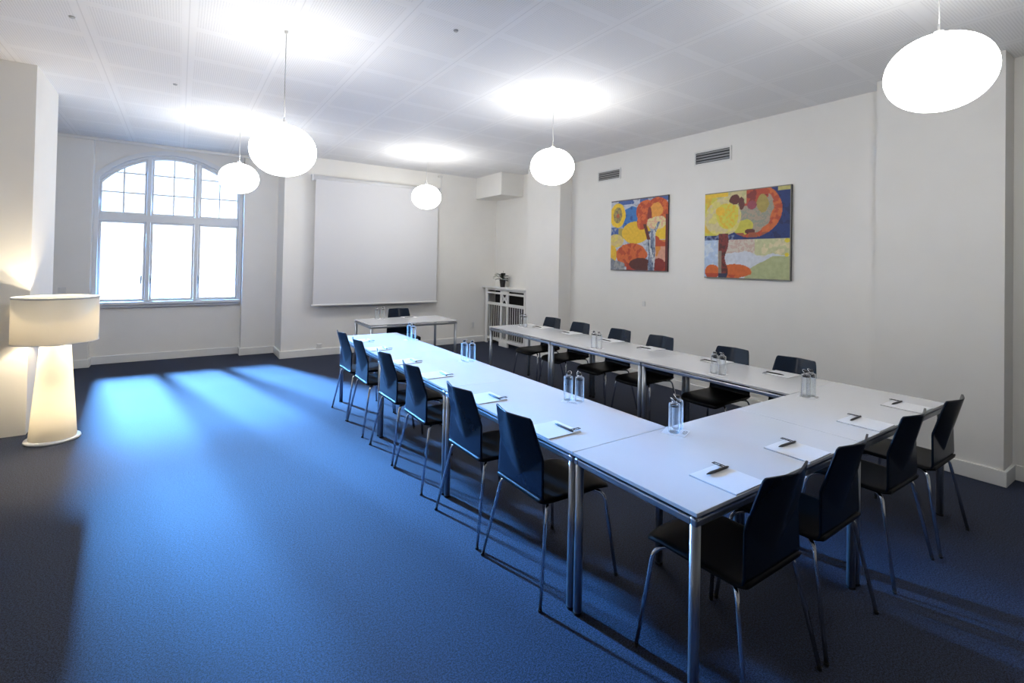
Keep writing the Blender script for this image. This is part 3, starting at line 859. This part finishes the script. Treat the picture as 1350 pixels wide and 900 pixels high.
pl = thing('potted_plant', 'small dark-leaved plant with white blossom on the radiator cover', 'plant', (5.33, 8.28, rz1+.03))
obj('pot', lathe(bmesh.new(), [(0, 0), (.045, 0), (.062, .13), (.066, .135), (.066, .15), (.055, .15), (.053, .12), (0, .12)], 24), M['pot'], pl, True)
def leaf(bm, base, d, L, W, droop):
    base = Vector(base); d = Vector(d).normalized(); s = d.cross(Vector((0, 0, 1))).normalized(); n = 7; rows = []
    for k in range(n+1):
        t = k/n; p = base+d*L*t+Vector((0, 0, -droop*t*t)); w = W*math.sin(PI*min(1, t*.93+.05))**.8
        up = Vector((0, 0, .25*w))
        rows.append([bm.verts.new(p-s*w+up), bm.verts.new(p), bm.verts.new(p+s*w+up)])
    for a, b in zip(rows, rows[1:]):
        bm.faces.new((a[0], a[1], b[1], b[0])); bm.faces.new((a[1], a[2], b[2], b[1]))
bm = bmesh.new()
for k in range(16):
    a = k*2.4; z = .13+.012*(k % 8); el = .25+.09*(k % 8)
    leaf(bm, (0, 0, z), (math.cos(a), math.sin(a), el), .14+.05*((k*7) % 5)/5, .046, .05)
r = obj('leaves', bm, M['leaf'], pl, True)
bm = bmesh.new()
stems = [((0, 0, .12), (-.06, .10, .22), (-.10, .17, .20)), ((0, 0, .12), (-.02, .12, .26), (-.05, .20, .25)), ((0, 0, .12), (.02, .02, .27), (.03, .03, .33))]
for s in stems: tube(bm, bend(s, .08, 6), .003, 6)
obj('stem', bm, M['leaf'], pl, True)
bm = bmesh.new()
for s in stems[:2]:
    for j in range(3):
        c = Vector(s[1]).lerp(Vector(s[2]), .3+.35*j)+Vector((0, 0, -.01*j))
        for q in range(5):
            a = q*2*PI/5+j; leaf(bm, c, (.3+math.cos(a)*.3-.6, math.cos(a), math.sin(a)), .036, .017, .0)
obj('blossom', bm, M['petal'], pl, True)

# ------------------------------------------------------------------ lights
def light(name, kind, loc, energy, col, **kw):
    l = bpy.data.lights.new(name, kind); l.energy = energy; l.color = col
    for k, v in kw.items(): setattr(l, k, v)
    o = bpy.data.objects.new(name, l); COL.objects.link(o); o.location = loc
    return o
# daylight from the tall gap of sky between the buildings across the courtyard
for z0, z1, p, c in ((4.7, 6.2, 40000, (.10, .38, .95)), (6.2, 9.5, 36000, (.17, .46, 1)), (9.5, 27.0, 52000, (.48, .70, 1))):
    o = light('sky_gap', 'AREA', (-1.85, 17.5, (z0+z1)/2), p, c, shape='RECTANGLE', size=.8, size_y=z1-z0)
    o.rotation_euler = (-PI/2, 0, 0)
o = light('sun', 'SUN', (0, 0, 20), 30.0, (.55, .76, 1.0), angle=.01)
o.rotation_euler = Vector((.25, .62, -1)).to_track_quat('-Z', 'Y').to_euler()
# bulbs inside the floor lamp
for dx in (-.11, .11): light('shade_bulb', 'POINT', (LX+dx, LY-.02, 1.03), 28, (1, .84, .60), shadow_soft_size=.035)
light('body_bulb', 'POINT', (LX, LY, .27), 28, (1, .87, .66), shadow_soft_size=.04)

w = bpy.data.worlds.new('sky'); scene.world = w; w.use_nodes = True
bg = w.node_tree.nodes['Background']; bg.inputs[0].default_value = (.30, .58, 1.0, 1); bg.inputs[1].default_value = 6.0

# ------------------------------------------------------------------ camera
FPX, PX, PY = 648.476, 684.31, 337.558
yaw, pitch, roll, ch = 0.604285163, 0.0135289, 0.0188149, 1.6381
fw = Vector((math.sin(yaw), math.cos(yaw), 0)); rt = Vector((math.cos(yaw), -math.sin(yaw), 0)); up = Vector((0, 0, 1))
f2 = fw*math.cos(pitch)+up*math.sin(pitch); u2 = up*math.cos(pitch)-fw*math.sin(pitch)
r3 = rt*math.cos(roll)+u2*math.sin(roll); u3 = u2*math.cos(roll)-rt*math.sin(roll)
cd = bpy.data.cameras.new('camera'); cam = bpy.data.objects.new('camera', cd); COL.objects.link(cam)
cam.matrix_world = Matrix(((r3.x, u3.x, -f2.x, 0), (r3.y, u3.y, -f2.y, 0), (r3.z, u3.z, -f2.z, ch), (0, 0, 0, 1)))
cd.sensor_fit = 'HORIZONTAL'; cd.sensor_width = 36; cd.lens = FPX/1350*36
cd.shift_x = (675-PX)/1350; cd.shift_y = (PY-450)/1350
cd.clip_start = .05; cd.clip_end = 100
scene.camera = cam

# ------------------------------------------------------------------ render look
vs = scene.view_settings
vs.view_transform = 'Standard'; vs.look = 'None'; vs.gamma = 1.0; vs.exposure = 0.0; vs.use_curve_mapping = False
scene.cycles.use_denoising = True
scene.cycles.max_bounces = 10; scene.cycles.diffuse_bounces = 6; scene.cycles.glossy_bounces = 5; scene.cycles.transparent_max_bounces = 24
scene.cycles.sample_clamp_indirect = 8.0
scene.cycles.caustics_reflective = False; scene.cycles.caustics_refractive = False
